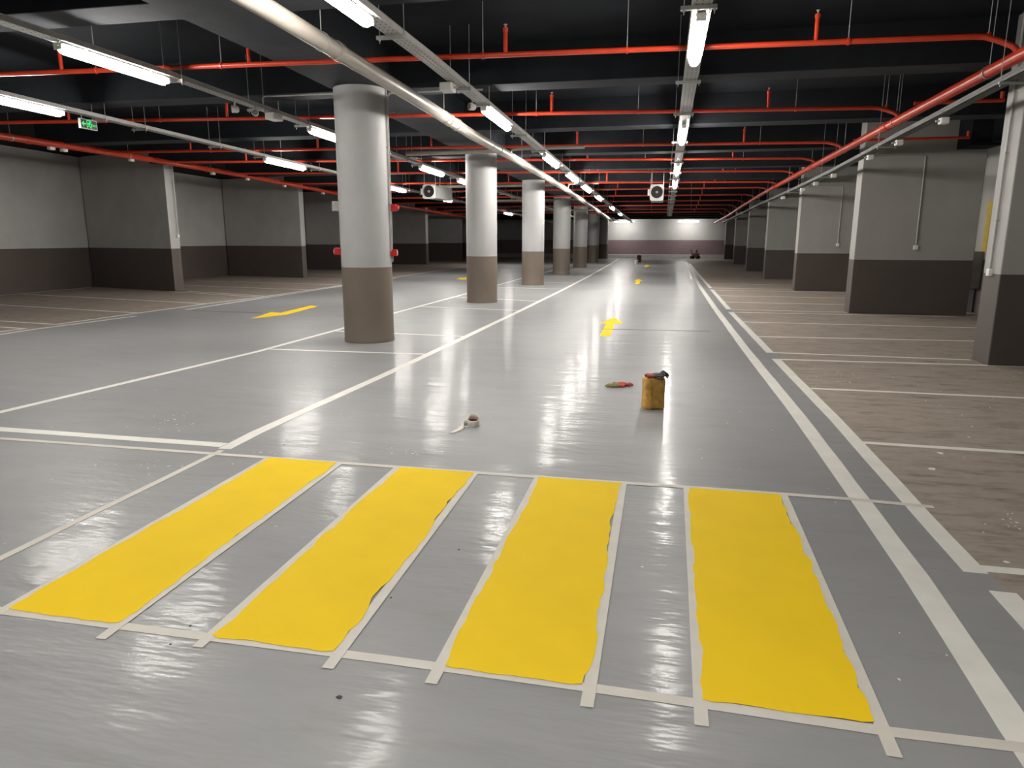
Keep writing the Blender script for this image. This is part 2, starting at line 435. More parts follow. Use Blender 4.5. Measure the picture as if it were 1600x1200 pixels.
ll = [((-18, 11.25), (-10.84, 10.14)), ((-18, 11.9), (-10.88, 10.78)), ((-17.6, 14.15), (-10.83, 12.86)), ((-17.6, 16.55), (-10.8, 15.09)), ((-14.3, 18.35), (-10.75, 17.2)), ((-13.9, 18.6), (-10.7, 17.5)), ((-16.5, 21.1), (-10.65, 19.9)), ((-17, 23.3), (-10.7, 22.36)), ((-14.0, 26.0), (-10.72, 25.3)), ((-17, 29.2), (-10.75, 28.2)), ((-17, 31.8), (-10.85, 31))]
for i, (a, b) in enumerate(ll):
    strip('bay_line', [a, b], .08, 'white_paint', f'white divider of the left brown bays, {nth(i)} from the camera', 'bay line', 'white bay dividers on the left', rag=.002)
strip('bay_line', [(-17.75, 13), (-17.95, 19.3)], .07, 'white_paint', 'thin white line along the foot of the left wall', 'bay line', rag=.002)
cl = [((-5.46, 8.97), (-3.14, 9.03)), ((-5.48, 11.04), (-3.1, 10.86)), ((-5.5, 15.55), (-3.08, 15.18)), ((-5.5, 18.4), (-3.07, 17.55)), ((-5.46, 22.4), (-3.07, 22.1)), ((-5.46, 25.6), (-3.1, 25.3)), ((-5.4, 29.5), (-3.1, 29.3)), ((-5.4, 33), (-3.15, 32.9))]
for i, (a, b) in enumerate(cl):
    strip('bay_line', [a, b], .07, 'white_paint', f'white cross line between the two column lines, {nth(i)} from the camera', 'bay line', 'white cross lines under the columns', rag=.002)
strip('floor_joint', [(-1.02, 12.31), (.83, 12.4)], .03, 'dark_joint', 'thin dark joint line beside the shaft of the near yellow arrow', 'joint', z=.0016)
strip('floor_joint', [(-10.04, 13.53), (-8.3, 13.44)], .03, 'dark_joint', 'thin dark joint line left of the left yellow arrow', 'joint', z=.0016)

# crossing: masking tape and yellow stripes
tg = 'masking tape around the crossing'
strip('masking_tape', [(-3.15, 2.24), (-2.69, 2.205), (-.94, 2.22), (-.02, 2.21), (.79, 2.19), (1.18, 2.2)], .05, 'tape', 'cream tape along the near ends of the yellow stripes', 'tape', tg, z=.0016, t=.0006)
strip('masking_tape', [(-6.4, 4.40), (-5.07, 4.37), (-2.83, 4.37), (-.93, 4.37), (.27, 4.385), (1.18, 4.38), (1.62, 4.345)], .05, 'tape', 'cream tape along the far ends of the yellow stripes', 'tape', tg, z=.0022, t=.0006)
strip('masking_tape', [(-3.1, .8), (-3.14, 2.62), (-3.165, 4.46)], .05, 'tape', 'cream tape running along left of the leftmost yellow stripe', 'tape', tg, z=.0016, t=.0006)
ST = [((-2.68, 2.11), (-2.725, 4.37), (-2.11, 2.11), (-2.17, 4.37)), ((-1.70, 2.14), (-1.74, 4.37), (-1.145, 2.12), (-1.185, 4.37)),
      ((-.745, 2.115), (-.755, 4.37), (-.19, 2.105), (-.197, 4.37)), ((.185, 2.09), (.205, 4.37), (.755, 2.07), (.785, 4.37))]
SW = ['leftmost', 'second from left', 'third from left', 'rightmost']
for (a, b, c, d), w in zip(ST, SW):
    strip('masking_tape', [a, b], .046, 'tape', f'cream tape down the left side of the {w} yellow stripe', 'tape', tg, z=.0028, t=.0006)
    strip('masking_tape', [c, d], .046, 'tape', f'cream tape down the right side of the {w} yellow stripe', 'tape', tg, z=.0028, t=.0006)
    def edge(p, q, sgn, n=46):
        out = []; off = 0
        amp = .005 if sgn > 0 else .007
        for i in range(n + 1):
            t = i / n
            off = off * .72 + random.gauss(0, amp)
            out.append((p[0] + (q[0] - p[0]) * t + sgn * max(0.002, .016 + off if sgn < 0 else .010 + off), p[1] + (q[1] - p[1]) * t))
        return out
    y0 = 2.222
    def atY(p, q, y): t = (y - p[1]) / (q[1] - p[1]); return (p[0] + (q[0] - p[0]) * t, y)
    L = edge(atY(a, b, y0 + .005), atY(a, b, 4.37), 1); Rr = edge(atY(c, d, y0 + .005), atY(c, d, 4.37), -1)
    near = []; off = 0
    for i in range(1, 14):
        off = off * .6 + random.gauss(0, .0035); t = i / 14
        near.append((L[0][0] + (Rr[0][0] - L[0][0]) * t, y0 + off - .004))
    poly = near + Rr + L[::-1]
    cx, cy = poly[0]
    o = MB().flat([(p[0] - cx, p[1] - cy) for p in poly], 0, .0006).build('crossing_stripe', 'yellow', loc=(cx, cy, .0040))
    bmt = bmesh.new(); bmt.from_mesh(o.data); bmesh.ops.triangulate(bmt, faces=[f for f in bmt.faces if len(f.verts) > 4]); bmt.to_mesh(o.data); bmt.free()
    tag(o, f'{w} freshly painted yellow crossing stripe on the grey floor', 'crossing stripe', 'yellow crossing stripes')

def arrow(poly, label):
    P = [on_floor(*p) for p in poly]
    c = P[0]
    m = MB(); 
    m.flat([(p[0] - c[0], p[1] - c[1]) for p in P], 0, .001)
    o = m.build('direction_arrow', 'yellow', loc=(c[0], c[1], .0008))
    bmt = bmesh.new(); bmt.from_mesh(o.data); bmesh.ops.triangulate(bmt, faces=[f for f in bmt.faces if len(f.verts) > 4]); bmt.to_mesh(o.data); bmt.free()
    tag(o, label, 'floor arrow', 'yellow direction arrows')
arrow([(960.6, 495.5), (973.5, 506), (960, 506), (954, 525.6), (936.5, 525.2), (947, 506), (935.8, 506)], 'yellow arrow in the main lane beyond the jerrycan, pointing away')
arrow([(392.5, 498), (424, 487.5), (438, 489), (486, 477.2), (497, 478.6), (448, 491.8)], 'yellow arrow left of the nearest column, pointing towards the camera')
arrow([(998, 435.5), (1005, 439.3), (1000.5, 439.3), (998.5, 444), (991.5, 444), (994.5, 439.3), (990, 439.3)], 'small yellow arrow far along the main lane, second from the camera')
arrow([(1012, 413.6), (1017, 416), (1013, 416), (1010, 418), (1006, 418), (1009, 416), (1005, 416)], 'tiny yellow arrow at the far end of the main lane')
arrow([(712.5, 436.5), (720, 433.6), (722, 434.3), (741, 431.2), (746, 432.5), (727, 436.2), (729, 437.2)], 'yellow arrow half hidden behind the second column')
for (xa, xb, ya, yb, w) in ((-11.3, -7.6, 50.2, 51.4, 'pale yellow floor band seen behind the third column'), (-1.2, .8, 49.0, 49.8, 'pale yellow floor band before the far wall')):
    tag(MB().box(0, xb - xa, 0, yb - ya, 0, .001).build('crossing_stripe', 'yellow', loc=(xa, ya, .0008)), w, 'crossing stripe', 'yellow crossing stripes')

# white specks of dried paint and grit
m = MB()
def speck(x, y, r):
    n = 5; ph = random.random() * 6
    poly = [(x + r * random.uniform(.5, 1.2) * math.cos(ph + TAU * i / n), y + r * random.uniform(.5, 1.2) * math.sin(ph + TAU * i / n)) for i in range(n)]
    m.flat(poly, .0006, .0015)
for _ in range(120): speck(random.uniform(-6, 1.1), random.uniform(2.3, 9), random.choice((.004, .005, .007)))
for _ in range(90): speck(random.uniform(1.75, 5), random.uniform(3.6, 11), random.choice((.004, .006, .008, .011)))
for px, py, n, s in ((262, 660, 26, 26), (640, 707, 12, 14), (420, 707, 6, 10), (240, 730, 12, 30), (1550, 650, 10, 40), (1580, 820, 14, 30), (1310, 590, 9, 20)):
    for _ in range(n):
        x, y = on_floor(px + random.gauss(0, s), py + random.gauss(0, s * .28)); speck(x, y, random.choice((.005, .007, .01)))
for px, py, r in ((1405, 1062, .008), (1405, 989, .004), (1479, 1024, .005), (898, 850, .006), (1470, 708, .03), (1457, 733, .03), (1571, 878, .02)):
    x, y = on_floor(px, py); speck(x, y, r)
tag(m.build('paint_specks', 'white_paint'), 'scattered white specks of dried paint on the floor', 'specks', kind='stuff')
m = MB()
for px, py, r in ((530, 1090, .011), (611, 934, .006), (497, 855, .005), (845, 725, .007), (297, 978, .006), (219, 958, .006), (266, 1007, .005), (717, 859, .006), (144, 605, .006)):
    x, y = on_floor(px, py); speck(x, y, r)
tag(m.build('dark_grit', 'black'), 'few dark crumbs of grit on the near grey floor', 'specks', kind='stuff')

# ------------------------------------------------------------------ cable trays with hangers, lamps
TZ = 3.47
def tray_z(y): return TZ - drop(y)
def tray(X, ya, yb, w, hang, label, cables=True):
    c = (X, ya, tray_z(ya))
    root = thing('cable_tray', label, 'cable tray', c, group='cable trays under the ceiling')
    rows = [ya] + [y for y in (8, 17, 24, 31, 39, 48) if ya < y < yb] + [yb]
    def run(name, prof, mat):
        m = MB()
        V = [[m.b.verts.new((x, y - ya, tray_z(y) - c[2] + z)) for y in rows] for x, z in prof]
        k = len(prof)
        for j in range(k):
            for i in range(len(rows) - 1): m.b.faces.new((V[j][i], V[j][i + 1], V[(j + 1) % k][i + 1], V[(j + 1) % k][i]))
        for i in (0, -1): m.b.faces.new([V[j][i] for j in range(k)])
        return m.build(name, mat, root)
    h = w / 2
    tr = run('tray_channel', [(-h, .05), (-h, 0), (h, 0), (h, .05), (h - .004, .05), (h - .004, .004), (-h + .004, .004), (-h + .004, .05)], 'perforated')
    run('side_flange', [(-h - .008, .055), (-h - .008, .05), (-h + .004, .05), (-h + .004, .055)], 'galv')
    run('side_flange', [(h - .004, .055), (h - .004, .05), (h + .008, .05), (h + .008, .055)], 'galv')
    if cables:
        for k in range(2):
            pts = [(-h * .4 + k * h * .7 + random.uniform(-.01, .01), y - ya, tray_z(y) - c[2] + .016) for y in [ya + i * (yb - ya) / 24 for i in range(25)]]
            m = MB().tube(pts, .011, 6); m.build('cable', 'cable', root)
    for y in hang:
        z = tray_z(y) - c[2]
        m = MB().box(-h - .10, h + .04, y - ya - .018, y - ya + .018, z - .035, z - .002)
        for x in (-h - .07, h + .02):
            m.tube([(x, y - ya, z - .07), (x, y - ya, ceil_z(y) + SLAB - c[2] - .002)], .0045, 6)
            m.lathe([(.012, z - .047), (.012, z - .036)], 6, (x, y - ya, 0))
        m.build('hanger', 'rod', root)
    return root
LAMPS = {0: [(.3, 1), (7.55, 1.), (13.3, 1.15), (18.75, 1.25), (22.85, 1.3)],
         1: [(-.6, 1), (5.5, 1), (11.2, 1.05), (16.6, 1.2), (20.4, 1.4), (24.1, 1.5), (28.6, 1.3), (36.0, 1.3), (42.5, 1.3)],
         2: [(.3, 1), (7.2, 1), (12.35, 1), (18.1, 1.15), (21.4, 1.15)],
         3: [(.3, 1), (8.75, 1), (16.05, 1.15), (23.1, 1.3), (28.8, 1.1), (41, 1.3)]}
def clear(ys, k, extra=()):
    out = []
    for y in ys:
        for ly, sy in LAMPS[k]:
            h = .8 * sy + .16
            if abs(y - ly) < h: y = ly + (h if y > ly else -h)
        for e in extra:
            if abs(y - e) < .3: y = e + .3
        if not out or y - out[-1] > .5: out.append(y)
    return out
def ladder(a, b, s): 
    out = []
    while a < b: out.append(a); a += s
    return out
def free(ys): # keep rods out of the beams' line only where they would run inside one
    return ys
TA, TB, TC, TD = .22, -2.64, -6.0, -9.0
tray(TA, -4, 47, .16, clear(ladder(-3.2, 46, 2.1), 0), 'cable tray with lamps over the main lane, right of centre')
tray(TB, -4, 58, .16, clear(ladder(-3.35, 57, 2.05), 1, (8.95, 10.0)), 'cable tray with lamps right of the beige drain pipe')
tray(TC, -4, 58, .15, clear(ladder(-2.9, 57, 2.1), 2, (9.7, 10.35)), 'cable tray with lamps left of the row of columns')
tray(TD, -4, 58, .15, clear(ladder(-3.7, 57, 2.13), 3, (10.0,)), 'cable tray over the left lane that carries the exit sign')
RTX = 3.40
def rt_z(y): return interp(y, [8.3, 10.4, 12.1, 13.7, 16.4, 20.2, 28, 45], [3.15, 3.09, 3.05, 3.0, 2.92, 2.86, 2.78, 2.5])

def make_lamp(length):
    root = thing('tube_lamp', '', 'lamp')
    h = length / 2
    MB().box(-.045, .045, -h, h, -.020, 0).build('housing', 'white_plastic', root, bevel=.006)
    m = MB(); seg = 10
    rings = []
    ends = [(-h + .02, .55), (-h + .05, .9), (-h + .09, 1), (h - .09, 1), (h - .05, .9), (h - .02, .55)]
    for y, k in ends:
        rings.append([m.b.verts.new((.060 * k * math.cos(PI + PI * j / seg), y, -.0205 + .080 * k * math.sin(PI + PI * j / seg))) for j in range(seg + 1)])
    for A, B in zip(rings, rings[1:]):
        for j in range(seg): m.b.faces.new((A[j], A[j + 1], B[j + 1], B[j]))
        m.b.faces.new((A[seg], A[0], B[0], B[seg]))
    m.b.faces.new(rings[0]); m.b.faces.new(rings[-1])
    m.build('diffuser', 'lamp', root, smooth=True)
    for sgn in (-1, 1):
        MB().box(-.045, .045, sgn * (h - .004) - .008, sgn * (h - .004) + .008, -.070, .0).build('end_cap', 'white_plastic', root, bevel=.008)
    for sgn in (-1, 1):
        MB().box(-.05, .05, sgn * h * .6 - .012, sgn * h * .6 + .012, 0, .012).build('mounting_clip', 'galv', root)
    m = MB().tube([(.02, -h + .02, -.02), (.05, -h - .06, -.05), (.07, -h - .02, .01), (.05, -h + .1, .05)], .005, 6)
    m.build('flex', 'white_plastic', root)
    return root
PROTO = make_lamp(1.6)
first = [True]
def lamp(X, y, label, sy=1., group='lit tube lamps on the cable trays'):
    if first[0]: o = PROTO; first[0] = False
    else: o = copy_tree(PROTO)
    z = tray_z(y) - .014
    o.location = (X, y, z); o.scale = (1, sy, 1)
    o.rotation_euler = (-math.atan((drop(y + 1) - drop(y - 1)) / 2), 0, 0)
    tag(o, label, 'lamp', group)
for i, (y, s) in enumerate(LAMPS[0][1:]):
    lamp(TA, y, f'lit tube lamp over the main lane tray right of centre, {nth(i)} from the camera', s)
for i, (y, s) in enumerate(LAMPS[1][1:]):
    lamp(TB, y, f'lit tube lamp on the tray right of the beige drain pipe, {nth(i)} from the camera', s)
for i, (y, s) in enumerate(LAMPS[2][1:]):
    lamp(TC, y, f'lit tube lamp on the tray left of the columns, {nth(i)} from the camera', s)
for i, (y, s) in enumerate(LAMPS[3][1:]):
    lamp(TD, y, f'lit tube lamp on the exit sign tray at left, {nth(i)} from the camera', s)
for X in (TA, TB, TC, TD):
    lamp(X, .3 if X != TB else -.6, 'lit tube lamp overhead, above the viewpoint', 1, 'lamps above the viewpoint')
# two crosswise lamps by the far wall
for x, w in ((-3.3, 'left of the two bright lamps on top of the far wall'), (1.75, 'right of the two bright lamps on top of the far wall')):
    o = copy_tree(PROTO); o.rotation_euler = (0, 0, PI / 2)
    o.location = (x, 58.9, 2.97); tag(o, w, 'lamp', 'lit lamps at the far wall')
    for dx in (-.5, .5): MB().tube([(0, dx, .0), (0, dx, ceil_z(58.9) + SLAB - 2.975)], .008, 6).build('hanger_rod', 'rod', o)

# junction boxes, small spotlights on trays
def jbox(loc, size, label, rz=0, rx=0, group='small white boxes on the trays'):
    o = thing('junction_box', label, 'junction box', loc, rz, group); o.rotation_euler = (rx, 0, rz)
    a, b, c = size
    MB().box(-a / 2, a / 2, -b / 2, b / 2, -c / 2, c / 2).build('housing', 'white_plastic', o, bevel=.012)
    MB().box(-a * .42, a * .42, -b / 2 - .006, -b / 2 + .002, -c * .4, c * .4).build('lid', 'white_plastic', o, bevel=.003)
    m = MB().lathe([(.014, 0), (.014, .05)], 8, (0, 0, 0), 'X')
    m.build('gland', 'conduit', o, loc=(a / 2 - .005, 0, 0))
    return o
jbox((TB - .10, 8.95, tray_z(8.95) - .06), (.16, .20, .10), 'white box under the drain side tray, right of the nearest column top')
jbox((TC + .05, 10.35, tray_z(10.35) - .06), (.16, .26, .10), 'white box under the tray just left of the nearest column')
def spot(loc, label, a):
    o = thing('spotlight', label, 'spotlight', loc, a, 'twin emergency spotlights')
    MB().tube([(0, 0, .09), (0, 0, .03)], .012, 8).build('bracket', 'galv', o)
    MB().lathe([(.03, -.05), (.045, -.03), (.05, .045), (.046, .05)], 14, (0, 0, 0), 'Y').build('head', 'white_plastic', o, smooth=True)
    MB().lathe([(.043, .049), (.043, .052)], 14, (0, 0, 0), 'Y').build('lens', 'grey_metal', o)
spot((TC - .09, 9.55, tray_z(9.55) - .09), 'white spotlight left of the pair on the tray left of the columns', 2.2)
spot((TC + .04, 9.85, tray_z(9.85) - .09), 'white spotlight right of the pair on the tray left of the columns', 3.6)
spot((TB - .07, 10.0, tray_z(10.0) - .09), 'white spotlight below the tray before the second drain side lamp', 2.4)

# ------------------------------------------------------------------ exit sign
o = thing('exit_sign', 'lit green exit sign hanging under the left lane tray', 'exit sign', (TD + .02, 10.0, tray_z(10) - .135))
MB().box(-.02, .02, -.17, .17, -.075, .075).build('frame', 'white_plastic', o, bevel=.004)
pn = MB().box(.0195, .0215, -.158, .158, -.063, .063).build('panel', 'sign_black', o)
def pict(name, polys, par=pn):
    m = MB()
    for poly in polys:
        f = [m.b.verts.new((.0222, p[0], p[1])) for p in poly]; g2 = [m.b.verts.new((.0235, p[0], p[1])) for p in poly]
        n = len(poly); m.b.faces.new(f[::-1]); m.b.faces.new(g2)
        for i in range(n): m.b.faces.new((f[i], f[(i + 1) % n], g2[(i + 1) % n], g2[i]))
    return m.build(name, 'sign_green', o)
pict('arrow', [[(-.145, 0), (-.108, .034), (-.095, .026), (-.113, .008), (-.06, .008), (-.06, -.008), (-.113, -.008), (-.095, -.026), (-.108, -.034)]])
pict('doorway', [[(-.045, -.058), (-.045, .058), (-.036, .058), (-.036, -.058)], [(-.045, .050), (-.045, .058), (.045, .058), (.045, .050)], [(.036, -.058), (.036, .058), (.045, .058), (.045, -.058)]])
hd = [(.012 + .011 * math.cos(TAU * i / 10), .036 + .011 * math.sin(TAU * i / 10)) for i in range(10)]
pict('running_figure', [hd, [(-.012, .022), (.014, .022), (.010, -.008), (-.010, -.006)], [(-.012, .022), (-.028, .010), (-.031, -.004), (-.026, -.004), (-.021, .006), (-.008, .016)],
     [(.012, .020), (.026, .008), (.030, .012), (.033, .008), (.027, .000), (.010, .010)], [(-.010, -.004), (.000, -.006), (-.012, -.028), (-.030, -.032), (-.030, -.039), (-.008, -.035)],
     [(.000, -.006), (.010, -.007), (.020, -.030), (.028, -.052), (.020, -.055), (.011, -.032)]])
cu = bpy.data.curves.new('lettering', 'FONT'); cu.body = 'EXIT'; cu.size = .052; cu.extrude = .0006; cu.align_x = 'CENTER'; cu.align_y = 'CENTER'
to = bpy.data.objects.new('tmp', cu); COL.objects.link(to)
bpy.context.view_layer.update()
me = bpy.data.meshes.new_from_object(to.evaluated_get(bpy.context.evaluated_depsgraph_get()))
bpy.data.objects.remove(to)
me.name = 'lettering'; me.materials.clear(); me.materials.append(M['sign_green'])
tx = bpy.data.objects.new('lettering', me); COL.objects.link(tx); tx.parent = o
tx.rotation_euler = (PI / 2, 0, PI / 2); tx.location = (.0230, .103, -.012)
for y in (-.11, .11): MB().tube([(-.005, y, .07), (-.005, y, .134)], .006, 6).build('hanger_rod', 'rod', o)

# ------------------------------------------------------------------ red sprinkler pipes
def red_main(pts, r, label, side):
    c = Vector(pts[0])
    root = thing('sprinkler_main', label, 'pipe', c, group='red main pipes')
    P = [Vector(p) - c for p in pts]
    MB().tube(P, r, 20).build('pipe', 'red', root, smooth=True)
    for k in range(2, len(pts) * 3, 1):
        pass
    y = pts[0][1] + 1.4
    while y < pts[-1][1] - 1:
        z = interp(y, [p[1] for p in pts], [p[2] for p in pts]) - c.z
        x = interp(y, [p[1] for p in pts], [p[0] for p in pts]) - c.x
        m = MB().lathe([(r + .003, -.015), (r + .008, -.015), (r + .008, .015), (r + .003, .015)], 16, (x, y - c.y, z), 'Y', True)
        m.tube([(x, y - c.y, z + r), (x, y - c.y, ceil_z(y) + SLAB - c.z - .002)], .0048, 6)
        m.build('clamp_hanger', 'rod', root)
        y += 3.3
    y = pts[0][1] + 3
    while y < pts[-1][1] - 1:
        z = interp(y, [p[1] for p in pts], [p[2] for p in pts]) - c.z
        x = interp(y, [p[1] for p in pts], [p[0] for p in pts]) - c.x
        MB().lathe([(r, -.05), (r + .010, -.05), (r + .010, .05), (r, .05)], 18, (x, y - c.y, z), 'Y', True).build('coupling', 'red', root, smooth=True)
        y += 6
    return root
RM = [(3.45, -2, 3.40), (3.45, 4, 3.40), (3.45, 8.5, 3.385), (3.45, 12.6, 3.355), (3.45, 20, 3.285), (3.45, 27.0, 3.22), (3.45, 35.5, 3.055), (3.45, 42.5, 2.87), (3.45, 54, 2.70)]
red_main(RM, .066, 'thick red main pipe above the right wall piers', 1)
LM = [(-13.2, -2, 3.57), (-13.2, 8, 3.57), (-13.2, 12.4, 3.565), (-13.2, 15.9, 3.57), (-13.2, 21.6, 3.50), (-13.2, 27.2, 3.36), (-13.2, 34, 3.175), (-13.2, 46.5, 2.99), (-13.2, 58, 2.84)]
red_main(LM, .070, 'thick red main pipe above the left wall piers', -1)

def branch(pr, pl, Z0, risers, rods, label, right_main=True, left_main=True):
    A, B = pr, pl                      # world points right and left (at their run height)
    c = A.copy()
    root = thing('sprinkler_pipe', label, 'pipe', c, group='red sprinkler branch pipes')
    d = (B - A)
    pts = []
    r = .030
    if right_main:
        yM = A.y; zm = interp(yM, [p[1] for p in RM], [p[2] for p in RM]) + .05
        pts += [Vector((3.45, A.y - .12, zm)), Vector((3.40, A.y - .10, zm + .06))]
        for t in (.35, .7, 1.): 
            k = 3.40 - .34 * t
            q = A + d * ((A.x - k) / (A.x - B.x)); 
            pts.append(Vector((k, q.y - .10 * (1 - t), zm + .06 + (q.z - zm - .06) * math.sin(t * PI / 2))))
    else: pts.append(A)
    if left_main:
        xm = -13.2
        q = A + d * ((A.x + 12.6) / (A.x - B.x))
        pts += [q]
        zm = interp(q.y, [p[1] for p in LM], [p[2] for p in LM]) + .05
        e = A + d * ((A.x + 13.0) / (A.x - B.x))
        pts += [Vector((-12.95, e.y - .08, q.z + (zm - q.z) * .35)), Vector((-13.2, e.y - .12, zm))]
    else: pts.append(B)
    MB().tube([p - c for p in pts], r, 12).build('pipe', 'red', root, smooth=True)
    def on(px):
        best = None
        lo, hi = 0., 1.3
        # walk along the pipe until it projects to the wanted column
        for i in range(2001):
            t = -.1 + 1.4 * i / 2000; q = A + d * t - ORG
            w = q.dot(_f)
            if w < .3: continue
            x = 800 + FOC * q.dot(R_) / w
            if best is None or abs(x - px) < best[0]: best = (abs(x - px), t)
        return A + d * best[1]
    for px in risers:
        q = on(px) - c
        rs = MB().tube([q, q + Vector((0, 0, .26))], .0235, 10).build('riser', 'red', root, smooth=True)
        m = MB().lathe([(.03, .25), (.03, .285), (.022, .29)], 10, q); m.build('riser_cap', 'red', rs, smooth=True)
        m = MB().lathe([(.010, .29), (.010, .315), (.022, .32), (.022, .325)], 8, q); m.build('sprinkler_head', 'galv', rs)
    for px in rods:
        q = on(px)
        m = MB().tube([q - c + Vector((0, 0, r)), Vector((q.x, q.y, ceil_z(q.y) + SLAB - .002)) - c], .005, 6)
        m.build('hanger_rod', 'rod', root)
        MB().lathe([(r + .002, -.012), (r + .010, -.012), (r + .010, .012), (r + .002, .012)], 12, q - c, 'X', True).build('clamp', 'red', root)
BZ = 3.64
BR = [((1500, 58), (0, 116), (97, 390, 790, 1275), (150, 346, 755, 980, 1325, 1545)),
      ((1385, 168), (100, 190), (108, 355, 862, 1200), (250, 436, 615, 838, 997, 1243, 1385)),
      ((1305, 222), (225, 237), (298, 497, 674, 902, 1162), (330, 560, 815, 1005, 1187)),
      ((1270, 247), (320, 253), (385, 718, 918, 1145), (440, 652, 808, 1008, 1161)),
      ((1240, 267), (405, 271), (622, 934, 1130), (480, 680, 921, 1013, 1149)),
      ((1215, 284), (484, 287), (795, 948, 1117), (634, 829, 936, 1016, 1133))]
for i, (a, b, ri, ro) in enumerate(BR):
    branch(at_height(*a, BZ), at_height(*b, BZ), BZ, ri, ro, f'thin red sprinkler pipe crossing the ceiling, {nth(i)} from the camera')
for i, y in enumerate([27.3, 30.8, 34.3, 37.8, 41.5, 45.2]):
    z = BZ - drop(y)
    branch(Vector((3.1, y, z)), Vector((-12.6, y - .3, z)), BZ, (700 + 11 * i, 965 - 3 * i, 1100 - 3 * i), (820, 1018, 1080), f'thin red sprinkler pipe crossing the ceiling, {nth(i + 6)} from the camera')
# short stubs to the right of the main
for (Y, px, py, xe, lb) in ((15.45, 1470, 216, 5.55, 'short red pipe stub with riser across the second right pier'), (12.0, 1555, 157, 4.7, 'short red pipe stub behind the nearest right pier')):
    z = at_depth(px, py, Y).z
    root = thing('sprinkler_pipe', lb, 'pipe', (3.45, Y, z), group='red sprinkler branch pipes')
    MB().tube([(.06, 0, 0), (xe - 3.45, 0, 0)], .027, 12).build('pipe', 'red', root, smooth=True)
    MB().tube([(xe - 3.45 - .03, 0, .0), (xe - 3.45 - .03, 0, .12)], .03, 10).build('riser', 'red', root, smooth=True)

# ------------------------------------------------------------------ right-hand small tray and boxes
root = thing('cable_tray', 'narrow cable tray below the right red main pipe', 'cable tray', (RTX, 2, rt_z(2)), group='cable trays under the ceiling')
yy = [2, 8.3, 10.4, 12.1, 13.7, 16.4, 20.2, 28, 45]
m = MB(); prof = [(-.055, .075), (-.055, 0), (.055, 0), (.055, .075), (.051, .075), (.051, .004), (-.051, .004), (-.051, .075)]
V = [[m.b.verts.new((x, y - 2, rt_z(y) - rt_z(2) + z)) for y in yy] for x, z in prof]
for j in range(8):
    for i in range(len(yy) - 1): m.b.faces.new((V[j][i], V[j][i + 1], V[(j + 1) % 8][i + 1], V[(j + 1) % 8][i]))
for i in (0, -1): m.b.faces.new([V[j][i] for j in range(8)])
m.build('tray_channel', 'shaded_tray', root)
MB().tube([(-.075, y - 2, rt_z(y) - rt_z(2) + .012) for y in yy], .0125, 8).build('side_conduit', 'dull_conduit', root, smooth=True)
for y in ladder(4.3, 44, 4.3):
    z = rt_z(y) - rt_z(2)
    m = MB().box(-.105, .185, y - 2 - .015, y - 2 + .015, z - .026, z - .001)
    for x in (-.09, .17): m.tube([(x, y - 2, z - .05), (x, y - 2, ceil_z(y) + SLAB - rt_z(2) - .002)], .004, 6)
    m.build('hanger', 'rod', root)
for i, (px, py) in enumerate(((1475, 186), (1405, 219), (1360, 241), (1303, 270), (1275, 284), (1254, 293), (1224, 304))):
    p = at_x(px, py, RTX)
    jbox((p.x, p.y, rt_z(p.y) - .065), (.10, .12, .08), f'small white box under the narrow right tray, {nth(i)} from the camera', rz=PI)
for i, (px, py) in enumerate(((80, 232), (100, 237), (205, 253), (333, 275), (387, 286), (445, 299), (505, 306))):
    p = at_x(px, py, -13.2)
    zp = interp(p.y, [q[1] for q in LM], [q[2] for q in LM])
    jbox((-13.2, p.y, zp - .062 - .038), (.09, .14, .07), f'small white box under the left red main, {nth(i)} from the camera', rz=PI)

# ------------------------------------------------------------------ beige drain pipe
DP = [(-3.4, -2, 3.47), (-3.4, 5.9, 3.465), (-3.4, 7.05, 3.45), (-3.4, 9.6, 3.41), (-3.4, 12.6, 3.34), (-3.4, 15.9, 3.325), (-3.4, 24.0, 3.22), (-3.4, 32.2, 3.04), (-3.4, 46, 2.70)]
c = Vector(DP[0])
root = thing('drain_pipe', 'long beige plastic drain pipe hung right of the columns', 'pipe', c)
MB().tube([Vector(p) - c for p in DP], .085, 24).build('pipe', 'pvc', root, smooth=True)
def dz(y): return interp(y, [p[1] for p in DP], [p[2] for p in DP])
for y in (4.2, 7.25, 11.15, 11.55, 14.6, 18.3, 21.5, 24.6, 29, 33, 37):
    MB().lathe([(.085, -.05), (.096, -.05), (.096, .05), (.085, .05)], 24, (0, y - c.y, dz(y) - c.z), 'Y', True).build('coupling', 'pvc', root, smooth=True)
for y in (6.9, 10.9, 13.9, 17, 20, 23, 26.5, 30, 34):
    m = MB().lathe([(.086, -.012), (.093, -.012), (.093, .012), (.086, .012)], 20, (0, y - c.y, dz(y) - c.z), 'Y', True)
    m.tube([(0, y - c.y, dz(y) - c.z + .09), (0, y - c.y, ceil_z(y) + SLAB - c.z - .002)], .0048, 6)
    m.build('clamp_hanger', 'rod', root)
